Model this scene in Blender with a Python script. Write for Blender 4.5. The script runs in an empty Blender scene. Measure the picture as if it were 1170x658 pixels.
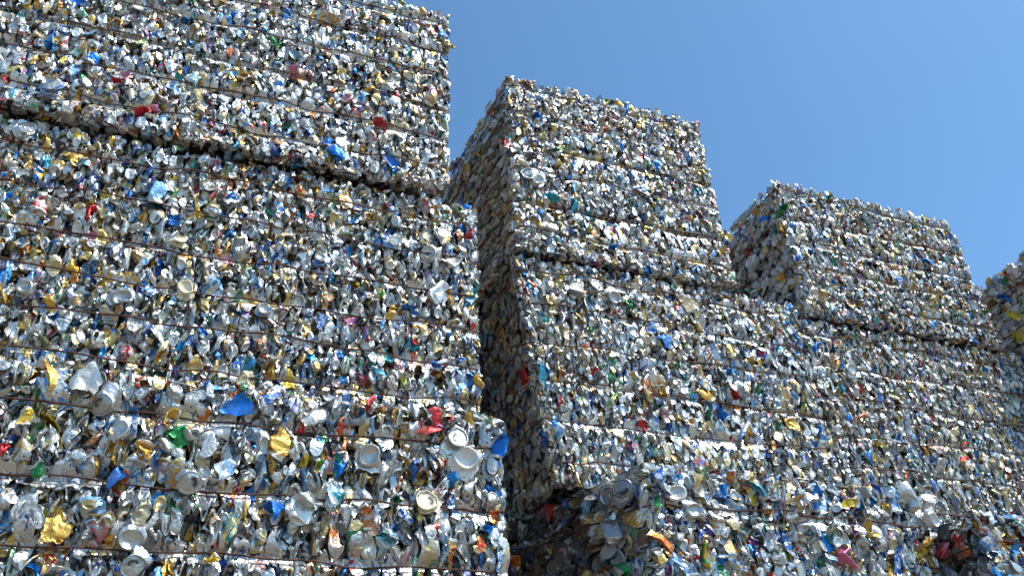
import bpy, math, random
import numpy as np
from mathutils import Matrix, Vector

SEED = 11
rng = np.random.default_rng(SEED)
scene = bpy.context.scene
COL = scene.collection

# ------------------------------------------------------------------ camera
# metres: x runs along the stacks, y into them, z up; the lens is at the origin
f_px, W_px, H_px = 950.0, 1170.0, 658.0
R_cw = np.array([[0.94118465, 0.15648488, 0.29947277],
                 [-0.33507411, 0.54648353, 0.76751619],
                 [-0.04355226, -0.82272002, 0.56677594]])
cam_data = bpy.data.cameras.new("camera")
cam = bpy.data.objects.new("camera", cam_data)
COL.objects.link(cam)
M = np.eye(4)
M[:3, 0] = R_cw[:, 0]; M[:3, 1] = -R_cw[:, 1]; M[:3, 2] = -R_cw[:, 2]
cam.matrix_world = Matrix(M.tolist())
cam_data.sensor_width = 36.0
cam_data.lens = 36.0 * f_px / W_px
cam_data.clip_start = 0.05
cam_data.clip_end = 5000.0
scene.camera = cam
GROUND = -0.40

# ------------------------------------------------------------------ light
SUN_EL, SUN_AZ = math.radians(60.0), math.radians(42.0)   # azimuth: from the wall's normal (-y) towards +x
to_sun = Vector((math.sin(SUN_AZ) * math.cos(SUN_EL), -math.cos(SUN_AZ) * math.cos(SUN_EL), math.sin(SUN_EL)))
sd = bpy.data.lights.new("sun", 'SUN')
sd.energy = 3.7
sd.angle = math.radians(0.53)
sd.color = (1.0, 0.945, 0.85)
sun = bpy.data.objects.new("sun", sd)
COL.objects.link(sun)
sun.location = to_sun * 20
sun.rotation_euler = to_sun.to_track_quat('Z', 'Y').to_euler()

world = bpy.data.worlds.new("World")
scene.world = world
world.use_nodes = True
wn = world.node_tree.nodes; wl = world.node_tree.links
wn.clear()
sky = wn.new('ShaderNodeTexSky')
sky.sky_type = 'NISHITA'
sky.sun_disc = False
sky.sun_elevation = SUN_EL
# blender: rotation 0 puts the sun on +y, turning clockwise seen from above
sky.sun_rotation = math.atan2(to_sun.x, to_sun.y)
sky.altitude = 0.0
sky.air_density = 1.0
sky.dust_density = 1.6
sky.ozone_density = 3.0
bg = wn.new('ShaderNodeBackground')
bg.inputs['Strength'].default_value = 0.145
wo = wn.new('ShaderNodeOutputWorld')
grade = wn.new('ShaderNodeMix'); grade.data_type = 'RGBA'; grade.blend_type = 'MULTIPLY'
grade.inputs['Factor'].default_value = 1.0
grade.inputs['B'].default_value = (0.695, 1.01, 1.115, 1)       # the clean, deep blue of that day
wl.new(sky.outputs['Color'], grade.inputs['A'])
wl.new(grade.outputs['Result'], bg.inputs['Color'])
wl.new(bg.outputs['Background'], wo.inputs['Surface'])

scene.view_settings.view_transform = 'Standard'
scene.view_settings.look = 'None'
scene.view_settings.exposure = 0.42
scene.view_settings.gamma = 1.0
scene.view_settings.use_curve_mapping = False
try:
    scene.cycles.max_bounces = 8
    scene.cycles.glossy_bounces = 5
    scene.cycles.sample_clamp_indirect = 6.0
except Exception:
    pass

# ------------------------------------------------------------------ materials
def new_mat(name):
    m = bpy.data.materials.new(name); m.use_nodes = True
    nt = m.node_tree
    return m, nt, nt.nodes['Principled BSDF'], nt.links

def can_material():
    m, nt, bs, L = new_mat("crushed_can_metal")
    N = nt.nodes.new
    pa = N('ShaderNodeAttribute'); pa.attribute_name = 'paint'
    pb = N('ShaderNodeAttribute'); pb.attribute_name = 'print_colour'
    pc = N('ShaderNodeAttribute'); pc.attribute_name = 'print_coord'
    sep = N('ShaderNodeSeparateXYZ'); L.new(pc.outputs['Vector'], sep.inputs[0])
    # printed artwork: patches and bands of the second ink
    mp = N('ShaderNodeMapping'); mp.inputs['Scale'].default_value = (3.6, 4.6, 37.0)
    L.new(pc.outputs['Vector'], mp.inputs['Vector'])
    nz = N('ShaderNodeTexNoise'); nz.inputs['Scale'].default_value = 1.0; nz.inputs['Detail'].default_value = 1.2
    nz.inputs['Distortion'].default_value = 0.9
    L.new(mp.outputs[0], nz.inputs['Vector'])
    r1 = N('ShaderNodeValToRGB'); r1.color_ramp.elements[0].position = 0.53; r1.color_ramp.elements[1].position = 0.56
    L.new(nz.outputs['Fac'], r1.inputs['Fac'])
    # small print
    mp2 = N('ShaderNodeMapping'); mp2.inputs['Scale'].default_value = (11.0, 19.0, 53.0)
    L.new(pc.outputs['Vector'], mp2.inputs['Vector'])
    nz2 = N('ShaderNodeTexNoise'); nz2.inputs['Scale'].default_value = 1.0; nz2.inputs['Detail'].default_value = 0.5
    L.new(mp2.outputs[0], nz2.inputs['Vector'])
    r2 = N('ShaderNodeValToRGB'); r2.color_ramp.elements[0].position = 0.61; r2.color_ramp.elements[1].position = 0.63
    L.new(nz2.outputs['Fac'], r2.inputs['Fac'])
    mx = N('ShaderNodeMath'); mx.operation = 'MAXIMUM'
    L.new(r1.outputs['Color'], mx.inputs[0]); L.new(r2.outputs['Color'], mx.inputs[1])
    pf = N('ShaderNodeMath'); pf.operation = 'MULTIPLY'      # alpha of print_colour: how much artwork
    L.new(mx.outputs[0], pf.inputs[0]); L.new(pb.outputs['Alpha'], pf.inputs[1])
    mix = N('ShaderNodeMix'); mix.data_type = 'RGBA'
    L.new(pf.outputs[0], mix.inputs['Factor'])
    L.new(pa.outputs['Color'], mix.inputs['A']); L.new(pb.outputs['Color'], mix.inputs['B'])
    # yard dirt in blotches
    geo = N('ShaderNodeNewGeometry')
    nd = N('ShaderNodeTexNoise'); nd.inputs['Scale'].default_value = 17.0; nd.inputs['Detail'].default_value = 5.0
    L.new(geo.outputs['Position'], nd.inputs['Vector'])
    rd = N('ShaderNodeMapRange'); rd.inputs['From Min'].default_value = 0.5; rd.inputs['From Max'].default_value = 0.8
    rd.inputs['To Min'].default_value = 0.0; rd.inputs['To Max'].default_value = 0.45
    L.new(nd.outputs['Fac'], rd.inputs['Value'])
    md = N('ShaderNodeMix'); md.data_type = 'RGBA'
    md.inputs['B'].default_value = (0.20, 0.15, 0.10, 1)
    L.new(rd.outputs[0], md.inputs['Factor']); L.new(mix.outputs['Result'], md.inputs['A'])
    L.new(md.outputs['Result'], bs.inputs['Base Color'])
    # metallic from alpha of paint, less where dirty
    inv = N('ShaderNodeMath'); inv.operation = 'SUBTRACT'; inv.inputs[0].default_value = 1.0
    L.new(rd.outputs[0], inv.inputs[1])
    mm = N('ShaderNodeMath'); mm.operation = 'MULTIPLY'
    L.new(inv.outputs[0], mm.inputs[0]); L.new(pa.outputs['Alpha'], mm.inputs[1])
    L.new(mm.outputs[0], bs.inputs['Metallic'])
    rr = N('ShaderNodeMapRange'); rr.inputs['To Min'].default_value = 0.29; rr.inputs['To Max'].default_value = 0.55
    L.new(nd.outputs['Fac'], rr.inputs['Value']); L.new(rr.outputs[0], bs.inputs['Roughness'])
    # creases in the foil
    mp3 = N('ShaderNodeMapping'); mp3.inputs['Scale'].default_value = (120, 120, 120)
    L.new(geo.outputs['Position'], mp3.inputs['Vector'])
    vo = N('ShaderNodeTexNoise'); vo.inputs['Scale'].default_value = 1.0; vo.inputs['Detail'].default_value = 2.5
    vo.noise_type = 'RIDGED_MULTIFRACTAL' if hasattr(vo, 'noise_type') else vo.noise_type
    L.new(mp3.outputs[0], vo.inputs['Vector'])
    bp = N('ShaderNodeBump'); bp.inputs['Strength'].default_value = 0.5; bp.inputs['Distance'].default_value = 0.0015
    L.new(vo.outputs['Fac'], bp.inputs['Height'])
    v2 = N('ShaderNodeTexVoronoi'); v2.feature = 'DISTANCE_TO_EDGE'; v2.inputs['Scale'].default_value = 75.0
    nw = N('ShaderNodeTexNoise'); nw.inputs['Scale'].default_value = 55.0; nw.inputs['Detail'].default_value = 1.0
    L.new(geo.outputs['Position'], nw.inputs['Vector'])
    av = N('ShaderNodeVectorMath'); av.operation = 'MULTIPLY_ADD'; av.inputs[1].default_value = (.02, .02, .02)
    L.new(nw.outputs['Color'], av.inputs[0]); L.new(geo.outputs['Position'], av.inputs[2]); L.new(av.outputs[0], v2.inputs['Vector'])
    b2 = N('ShaderNodeBump'); b2.inputs['Strength'].default_value = 0.3; b2.inputs['Distance'].default_value = 0.006
    L.new(v2.outputs['Distance'], b2.inputs['Height']); L.new(bp.outputs[0], b2.inputs['Normal'])
    L.new(b2.outputs[0], bs.inputs['Normal'])
    return m

def wire_material():
    m, nt, bs, L = new_mat("rusty_wire")
    N = nt.nodes.new
    geo = N('ShaderNodeNewGeometry')
    nz = N('ShaderNodeTexNoise'); nz.inputs['Scale'].default_value = 60.0; nz.inputs['Detail'].default_value = 4.0
    L.new(geo.outputs['Position'], nz.inputs['Vector'])
    cr = N('ShaderNodeValToRGB')
    cr.color_ramp.elements[0].position = 0.35; cr.color_ramp.elements[0].color = (0.035, 0.016, 0.012, 1)
    cr.color_ramp.elements[1].position = 0.68; cr.color_ramp.elements[1].color = (0.16, 0.055, 0.03, 1)
    L.new(nz.outputs['Fac'], cr.inputs['Fac']); L.new(cr.outputs[0], bs.inputs['Base Color'])
    bs.inputs['Roughness'].default_value = 0.8; bs.inputs['Metallic'].default_value = 0.25
    return m

def ground_material():
    m, nt, bs, L = new_mat("yard_concrete")
    N = nt.nodes.new
    geo = N('ShaderNodeNewGeometry')
    nz = N('ShaderNodeTexNoise'); nz.inputs['Scale'].default_value = 1.3; nz.inputs['Detail'].default_value = 8.0
    L.new(geo.outputs['Position'], nz.inputs['Vector'])
    cr = N('ShaderNodeValToRGB')
    cr.color_ramp.elements[0].position = 0.3; cr.color_ramp.elements[0].color = (0.15, 0.122, 0.09, 1)
    cr.color_ramp.elements[1].position = 0.75; cr.color_ramp.elements[1].color = (0.29, 0.24, 0.18, 1)
    L.new(nz.outputs['Fac'], cr.inputs['Fac']); L.new(cr.outputs[0], bs.inputs['Base Color'])
    n2 = N('ShaderNodeTexNoise'); n2.inputs['Scale'].default_value = 90.0; n2.inputs['Detail'].default_value = 3.0
    L.new(geo.outputs['Position'], n2.inputs['Vector'])
    bp = N('ShaderNodeBump'); bp.inputs['Strength'].default_value = 0.5; bp.inputs['Distance'].default_value = 0.004
    L.new(n2.outputs['Fac'], bp.inputs['Height']); L.new(bp.outputs[0], bs.inputs['Normal'])
    bs.inputs['Roughness'].default_value = 0.9
    return m

MAT_CAN, MAT_WIRE, MAT_GROUND = can_material(), wire_material(), ground_material()

def ink_material():
    m, nt, bs, L = new_mat("printed_ink")
    at = nt.nodes.new('ShaderNodeAttribute'); at.attribute_name = 'paint'
    nz = nt.nodes.new('ShaderNodeTexNoise'); nz.inputs['Scale'].default_value = 300
    mr = nt.nodes.new('ShaderNodeMapRange'); mr.inputs['To Min'].default_value = 0.3; mr.inputs['To Max'].default_value = 0.55
    L.new(nz.outputs['Fac'], mr.inputs['Value']); L.new(mr.outputs[0], bs.inputs['Roughness'])
    L.new(at.outputs['Color'], bs.inputs['Base Color'])
    return m
MAT_INK = ink_material()

# ------------------------------------------------------------------ mesh out
def build_mesh(name, V, F, mat, attrs=None, sharp=None):
    """V (n,3); F: (m,4) int with F[:,3] == -1 for a triangle."""
    me = bpy.data.meshes.new(name)
    V = np.asarray(V, np.float32); F = np.asarray(F, np.int32)
    cnt = np.where(F[:, 3] < 0, 3, 4).astype(np.int32)
    start = np.concatenate([[0], np.cumsum(cnt)[:-1]]).astype(np.int32)
    flat = F.reshape(-1); flat = flat[flat >= 0]
    me.vertices.add(len(V)); me.vertices.foreach_set('co', V.reshape(-1))
    me.loops.add(len(flat)); me.loops.foreach_set('vertex_index', flat)
    me.polygons.add(len(F)); me.polygons.foreach_set('loop_start', start)
    me.update(calc_edges=True)
    if attrs:
        for k, (typ, arr) in attrs.items():
            a = me.attributes.new(k, typ, 'POINT')
            arr = np.ascontiguousarray(arr, np.float32).reshape(-1)
            a.data.foreach_set('color' if typ == 'FLOAT_COLOR' else 'vector', arr)
    me.materials.append(mat)
    if sharp is None:
        me.polygons.foreach_set('use_smooth', np.zeros(len(F), bool))
    else:
        me.polygons.foreach_set('use_smooth', np.ones(len(F), bool))
        me.set_sharp_from_angle(angle=math.radians(sharp))
    me.update()
    return me

def link(name, me, parent=None):
    o = bpy.data.objects.new(name, me); COL.objects.link(o)
    if parent is not None: o.parent = parent
    return o

# ------------------------------------------------------------------ the crushed can
def rot_axis(axis, a):
    axis = np.asarray(axis, float); axis = axis / np.linalg.norm(axis)
    x, y, z = axis; c, s = math.cos(a), math.sin(a); C = 1 - c
    return np.array([[c+x*x*C, x*y*C-z*s, x*z*C+y*s], [y*x*C+z*s, c+y*y*C, y*z*C-x*s], [z*x*C-y*s, z*y*C+x*s, c+z*z*C]])

def lattice(rings, seg, close_lo=True, close_hi=True):
    F = []
    for i in range(rings - 1):
        for j in range(seg):
            a = i*seg+j; b = i*seg+(j+1) % seg
            F.append((a, b, b+seg, a+seg))
    n = rings*seg
    if close_lo:
        for j in range(seg): F.append((n, (j+1) % seg, j, -1))
        n += 1
    if close_hi:
        for j in range(seg): F.append((n, (rings-1)*seg+j, (rings-1)*seg+(j+1) % seg, -1))
    return F

def fold_noise(V, r, amp, n=5, lo=45, hi=300):
    D = np.zeros_like(V)
    for _ in range(n):
        k = r.normal(size=3); k *= r.uniform(lo, hi)/np.linalg.norm(k)
        ph = r.uniform(0, 6)
        t = V @ k/6.283 + ph
        tri = 2*np.abs(2*(t-np.floor(t))-1)-1
        d = r.normal(size=3); d *= min(1.0, (110/np.linalg.norm(k))**.6)/np.linalg.norm(d)
        D += tri[:, None]*d*(amp/math.sqrt(n))
    return D

def buckle(V, r, count, wt):
    """press dents: fold whatever lies beyond a plane back through it"""
    for _ in range(count):
        n = r.normal(size=3); n[2] *= 0.55; n /= np.linalg.norm(n)
        p = V @ n
        c = np.quantile(p, r.uniform(0.62, 0.9))
        over = np.maximum(p-c, 0)*wt
        V = V - (1.0+r.uniform(0.3, 0.95))*over[:, None]*n
    return V

def can_proto(r, style, hi):
    seg = {2: 24, 1: 16, 0: 11}[int(hi)]
    if hi == 2:
        lo_p = [(.011, -.0492), (.0190, -.0530), (.0232, -.0600), (.0250, -.0598), (.0285, -.0545)]
        hi_p = [(.0285, .0570), (.0275, .0600), (.0257, .0600), (.0243, .0535), (.0222, .0533), (.0212, .0556), (.0105, .0553)]
        nb = 13 if hi == 2 else 8
    else:
        lo_p = [(.019, -.0520), (.0242, -.0600), (.0275, -.0550)]
        hi_p = [(.0280, .0590), (.0250, .0595), (.0235, .0550)]
        nb = 8 if hi else 6
    bz = np.linspace(-.0470, .0490, nb)
    prof = lo_p+[(.033, z) for z in bz]+hi_p
    nl, nh = len(lo_p), len(hi_p)
    th = np.linspace(0, 2*math.pi, seg, endpoint=False)
    V = []; uv = []; body = []
    for i, (rad, z) in enumerate(prof):
        isb = nl <= i < nl+nb
        for t in th:
            rr = rad
            zz = z
            if hi == 2 and i == len(prof)-1:      # pull tab: oval and proud on one side
                rr = rad*(1.25 if abs(math.cos(t)) > .7 else .85); zz = z+(.0016 if math.cos(t) > -.2 else 0)
            V.append((rr*math.cos(t), rr*math.sin(t), zz)); uv.append((-5.0 if hi == 2 and i == len(prof)-1 and math.cos(t) < -.35 else t/6.2832, (z+.06)/.12)); body.append(1.0 if isb else 0.0)
    for z in (-.0478, .0555):
        V.append((0, 0, z)); uv.append((.5, .5)); body.append(0.0)
    V = np.array(V); uv = np.array(uv); body = np.array(body)
    F = np.array(lattice(len(prof), seg), np.int32)
    zt = np.clip((V[:, 2]+.047)/.096, 0, 1)
    end = 1-body
    soft = np.where(body > 0, 1.0, 0.26)
    th_v = np.arctan2(V[:, 1], V[:, 0])
    if style == 'puck':
        s = r.uniform(.16, .45)
        n = r.integers(1, 3)
        k = 1+body*(.20*np.sin(6.283*n*zt+r.uniform(0, 6)+r.integers(1, 4)*th_v*.5)+.10*r.normal(size=len(V)))
        V[:, :2] *= k[:, None]
        sh = r.normal(size=2)*.012
        V[:, 0] += sh[0]*np.sin(3.14*zt)*body; V[:, 1] += sh[1]*np.sin(3.14*zt)*body
        V = buckle(V, r, 3, body)
        zc = np.where(body > 0, V[:, 2]*s, np.sign(V[:, 2])*(.05*s)+(V[:, 2]-np.sign(V[:, 2])*.05))
        V[:, 2] = zc
        a = r.uniform(-.5, .5); t = zt-.5
        V[:, 2] += V[:, 0]*math.tan(a)*t+V[:, 1]*r.uniform(-.4, .4)*t
        V += fold_noise(V, r, .0045, 6)*soft[:, None]
    elif style == 'flat':
        V = buckle(V, r, r.integers(3, 6), np.where(body > 0, 1, .35))
        q = r.uniform(.2, .45)
        V[:, 0] *= np.where(body > 0, q, .55+q*.4); V[:, 1] *= np.where(body > 0, 1.22, 1.02)
        z0 = r.uniform(-.025, .025); a = r.uniform(.5, 1.9)*r.choice([-1, 1])
        up = V[:, 2] > z0
        P = V[up]-np.array([0, 0, z0]); V[up] = P @ rot_axis([r.normal()*.3, 1, 0], a).T+np.array([0, 0, z0])
        if r.random() < .6:
            zl = np.quantile(V[:, 2], .25); dn = (V[:, 2] < zl) & ~up
            P = V[dn]-np.array([0, 0, zl]); V[dn] = P @ rot_axis([0, 1, 0], r.uniform(.4, 1.2)*-np.sign(a)).T+np.array([0, 0, zl])
        V += fold_noise(V, r, .0065, 7)*soft[:, None]
    elif style == 'crumple':
        V = buckle(V, r, r.integers(6, 10), np.where(body > 0, 1, .45))
        V += fold_noise(V, r, .0105, 8, 40, 320)*np.where(body > 0, 1, .4)[:, None]
        tw = r.uniform(-1.6, 1.6)*V[:, 2]/.06; c, s_ = np.cos(tw), np.sin(tw)
        V[:, 0], V[:, 1] = V[:, 0]*c-V[:, 1]*s_, V[:, 0]*s_+V[:, 1]*c
        V *= np.array([.75, 1.0, .72])
    elif style == 'pinch':                     # waist squeezed, both ends flared
        k = 1-body*r.uniform(.35, .65)*np.exp(-((zt-r.uniform(.35, .65))/.22)**2)
        V[:, 0] *= k; V[:, 1] *= 1+(1-k)*.55
        V = buckle(V, r, 4, body)
        a = r.uniform(.2, .9); bend = a*V[:, 2]/.06
        V[:, 0] += .03*(1-np.cos(bend))+0; V[:, 2] = V[:, 2]*r.uniform(.6, .85)
        V += fold_noise(V, r, .0062, 7)*soft[:, None]
    return V, F, uv, body, False

def sheet_proto(r, hi):
    nx, ny = {2: (13, 11), 1: (10, 8), 0: (7, 6)}[int(hi)]
    x = np.linspace(-.045, .045, nx); y = np.linspace(-.034, .034, ny)
    X, Y = np.meshgrid(x, y); X = X.ravel(); Y = Y.ravel()
    V = np.stack([X, Y, np.zeros_like(X)], 1)
    edge = np.maximum(np.abs(X)/.045, np.abs(Y)/.034)
    V[:, :2] *= (1+.05*r.normal(size=(len(V), 1))*(edge > .95)[:, None])
    c = r.uniform(12, 26)*r.choice([-1, 1]); V[:, 2] += c*V[:, 1]**2+c*.3*V[:, 0]**2
    for _ in range(3):
        n = r.normal(size=3); n /= np.linalg.norm(n); p = V @ n; q = np.quantile(p, r.uniform(.6, .9))
        V -= 1.6*np.maximum(p-q, 0)[:, None]*n
    V += fold_noise(V, r, .0090, 8, 60, 330)
    F = []
    for j in range(ny-1):
        for i in range(nx-1):
            a = j*nx+i; F.append((a, a+1, a+nx+1, a+nx))
    return V, np.array(F, np.int32), np.stack([X/.09+.5, Y/.07+.5], 1), np.ones(len(V)), True

def lid_proto(r, hi):                          # a can end torn loose or facing straight out, body stub behind
    V, F, uv, body, _ = can_proto(r, 'puck', hi)
    return V, F, uv, body, False

STYLES = ['puck', 'flat', 'crumple', 'pinch']
def proto_bank(hi, n, seed):
    bank = {}
    for s in STYLES:
        bank[s] = [can_proto(np.random.default_rng(seed+1000*STYLES.index(s)+i), s, hi) for i in range(n)]
    bank['sheet'] = [sheet_proto(np.random.default_rng(seed+9000+i), hi) for i in range(n)]
    return bank
BANK = {2: proto_bank(2, 26, 1), 1: proto_bank(1, 24, 30001), 0: proto_bank(0, 20, 50001)}

# ------------------------------------------------------------------ colours of the cans (linear), some palettes with shade painted in
SILVER = (.68, .67, .645)
INK = {
 'silver': [(.66, .65, .625), (.55, .54, .52), (.73, .72, .69), (.42, .42, .41)],
 'white': [(.72, .715, .70), (.62, .62, .62)],
 'grey': [(.34, .36, .39), (.22, .24, .27)],
 'blue': [(.010, .17, .58), (.015, .22, .62), (.010, .055, .26), (.03, .29, .66)],
 'light_blue': [(.22, .45, .72), (.35, .55, .78)],
 'gold': [(.66, .38, .085), (.72, .47, .15), (.54, .29, .06), (.66, .51, .25)],
 'tan': [(.60, .47, .28), (.72, .62, .43)],
 'green': [(.02, .22, .06), (.05, .32, .10), (.02, .14, .07)],
 'red': [(.48, .02, .025), (.36, .012, .02), (.55, .05, .04)],
 'orange': [(.62, .17, .03), (.55, .22, .06)],
 'teal': [(.02, .27, .36), (.04, .36, .38)],
 'pink': [(.60, .16, .26), (.50, .22, .42)],
 'purple': [(.12, .06, .30)],
 'black': [(.02, .02, .022), (.04, .04, .045)],
 'yellow': [(.72, .48, .04)],
 'cream': [(.80, .70, .50)],
 'brown': [(.10, .055, .03), (.07, .045, .03), (.16, .09, .05)],
 'lime': [(.25, .50, .05)],
}
FIRST = (['silver']*54+['white']*11+['grey']*4+['gold']*17+['tan']*6+['cream']*1+['blue']*9+['light_blue']*2+['green']*2+['red']*2+['orange']*1+['teal']*1+['pink']*1+['black']*3+['yellow']*3)
SECOND = (['blue']*9+['white']*8+['red']*4+['gold']*8+['green']*3+['black']*4+['grey']*12+['light_blue']*4+['orange']*1+['pink']*1+['teal']*1+['silver']*10)
DUSTY = (['tan']*34+['gold']*13+['silver']*36+['grey']*4+['white']*6+['red']*1+['green']*2+['black']*4+['blue']*2+['orange']*2)
PALE = (['silver']*40+['white']*10+['tan']*12+['gold']*8+['grey']*8+['green']*2+['red']*2+['blue']*3+['orange']*3+['light_blue']*4+['yellow']*1+['blue']*3)
DEEP_SHADE = (['black']*34+['brown']*26+['grey']*16+['silver']*5+['red']*3+['green']*2)  # near-black shade put into the can colours, plus some rusty brown
SHADE = (['silver']*12+['grey']*22+['brown']*16+['tan']*8+['gold']*10+['black']*22+['blue']*4+['red']*3+['green']*2)  # shade of undersides and the low hollow, painted as darker cans
SHADE_DIRT = (['silver']*24+['grey']*12+['tan']*22+['gold']*20+['black']*7+['blue']*4+['red']*2)  # side-face shade mixed with brownish dirt in the can colours
METAL = {'white': .35, 'cream': .05, 'tan': .45, 'black': .4, 'red': .45, 'pink': .4, 'orange': .45, 'blue': .5, 'light_blue': .5, 'green': .5, 'teal': .5, 'purple': .5, 'lime': .5, 'yellow': .5, 'gold': .75}

def pick(r, names):
    k = names[r.integers(len(names))]
    c = np.array(INK[k][r.integers(len(INK[k]))]); c = np.clip(c*(1+.10*r.normal()), 0, .92)
    return k, c

# ------------------------------------------------------------------ a bale
def lettering(can, base, P, nn, text, height, turn, shear, ink):
    """print on the can: the letters follow its crumpled skin"""
    from mathutils.bvhtree import BVHTree
    cu = bpy.data.curves.new('lettering', 'FONT'); cu.body = text; cu.size = height*1.4; cu.shear = shear
    cu.align_x = 'CENTER'; cu.align_y = 'CENTER'; cu.resolution_u = 3
    to = bpy.data.objects.new('lettering', cu); COL.objects.link(to)
    bpy.context.view_layer.update()
    me = bpy.data.meshes.new_from_object(to.evaluated_get(bpy.context.evaluated_depsgraph_get()))
    bpy.data.objects.remove(to); bpy.data.curves.remove(cu)
    cm = can.data
    bvh = BVHTree.FromPolygons([v.co.copy() for v in cm.vertices], [list(p.vertices) for p in cm.polygons])
    n = Vector(nn.tolist()); u = Vector((0, 0, 1)).cross(n).normalized(); v = n.cross(u)
    a = math.radians(turn); uu = u*math.cos(a)+v*math.sin(a); vv = v*math.cos(a)-u*math.sin(a)
    c = Vector((P-base).tolist())
    import bmesh
    bm = bmesh.new(); bm.from_mesh(me)
    bmesh.ops.subdivide_edges(bm, edges=[e for e in bm.edges if e.calc_length() > height*.25], cuts=2)
    bmesh.ops.triangulate(bm, faces=bm.faces[:])
    for w in bm.verts:
        q = c+uu*w.co.x+vv*w.co.y
        hit = bvh.ray_cast(q+n*.08, -n, .16)
        w.co = (hit[0] if hit[0] is not None else q)+n*.0007
    bm.to_mesh(me); bm.free()
    at = me.attributes.new('paint', 'FLOAT_COLOR', 'POINT')
    at.data.foreach_set('color', np.tile(np.array(list(ink)+[1.0], np.float32), len(me.vertices)))
    me.materials.clear(); me.materials.append(MAT_INK)
    link('lettering', me, can)

def compact(V, F, A, B, C):
    used = np.unique(F[F >= 0]); m = np.full(len(V)+1, -1); m[used] = np.arange(len(used))
    G = np.where(F >= 0, m[np.maximum(F, 0)], -1).astype(np.int32)
    return V[used], G, A[used], B[used], C[used]

class Acc:
    def __init__(s): s.V, s.F, s.A, s.B, s.C, s.n = [], [], [], [], [], 0
    def add(s, V, F, A, B, C):
        G = F+s.n; G[F < 0] = -1
        s.V.append(V); s.F.append(G); s.A.append(A); s.B.append(B); s.C.append(C); s.n += len(V)
    def mesh(s, name, sharp=38):
        return build_mesh(name, np.concatenate(s.V), np.concatenate(s.F), MAT_CAN,
            {'paint': ('FLOAT_COLOR', np.concatenate(s.A)), 'print_colour': ('FLOAT_COLOR', np.concatenate(s.B)),
             'print_coord': ('FLOAT_VECTOR', np.concatenate(s.C))}, sharp)

def colour_can(r, V, uv, body, sheet, palette=FIRST, force=None, plain=False, dull=1.0):
    k, a = (force, np.array(INK[force][0])) if force else pick(r, palette)
    k2, b = pick(r, SECOND)
    n = len(V)
    A = np.ones((n, 4)); B = np.ones((n, 4))
    met = METAL.get(k, .78)
    A[:, :3] = a; A[:, 3] = met
    bare = body < .5
    ends = SILVER
    u = r.random()
    if force in ('cream',): ends = INK['cream'][0]
    elif u < .10: ends = INK['gold'][3]
    elif u < .16: ends = INK['white'][0]
    if palette is DEEP_SHADE: ends = np.array(ends)*r.uniform(.06, .25)  # bare ends darkened as well, to carry the painted shade
    elif palette is SHADE or palette is SHADE_DIRT: ends = np.array(ends)*(r.uniform(.3, .75) if palette is SHADE else r.uniform(.35, .7))
    A[bare, :3] = ends; A[bare, 3] = .78 if force != 'cream' else .05
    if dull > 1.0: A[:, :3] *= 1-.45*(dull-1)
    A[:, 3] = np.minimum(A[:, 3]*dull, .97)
    if r.random() < .7:                         # the drinking hole
        A[uv[:, 0] < -1] = (.03, .03, .03, .1)
    B[:, :3] = b
    B[:, 3] = np.where(bare, 0, 0 if plain else (1.0 if r.random() < .72 else .0))
    if plain and not bare.all() and r.random() < .35:
        B[:, :3] = INK['white'][0] if force not in ('silver', 'white', 'cream') else INK['blue'][1]; B[:, 3] = np.where(bare, 0, .85)
    C = np.zeros((n, 3)); C[:, :2] = uv; C[:, 2] = r.random()
    if sheet and r.random() < .4 and not force:                 # the sheet's bare inside
        A[:, :3] = SILVER; A[:, 3] = .92; B[:, 3] = 0
    return A, B, C

FACES = {            # name: (u axis, v axis, outward normal)
 'front': ((1, 0, 0), (0, 0, 1), (0, -1, 0)),
 'left':  ((0, 1, 0), (0, 0, 1), (-1, 0, 0)),
 'right': ((0, 1, 0), (0, 0, 1), (1, 0, 0)),
 'back':  ((1, 0, 0), (0, 0, 1), (0, 1, 0)),
 'top':   ((1, 0, 0), (0, 1, 0), (0, 0, 1)),
 'under': ((1, 0, 0), (0, 1, 0), (0, 0, -1)),
}

def smooth2(r, size, cell):
    """low wavy relief as a callable of (u, v)"""
    K = [(r.normal(size=2)*6.283/cell/1.5, r.uniform(0, 6.28), r.uniform(.5, 1)) for _ in range(7)]
    def g(u, v):
        return sum(w*np.sin(k[0]*u+k[1]*v+p) for k, p, w in K)/3.0*size
    return g

def world_to_px(P):
    c = P @ R_cw
    return f_px*c[:, 0]/c[:, 2]+W_px/2, f_px*c[:, 1]/c[:, 2]+H_px/2, c[:, 2]

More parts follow.
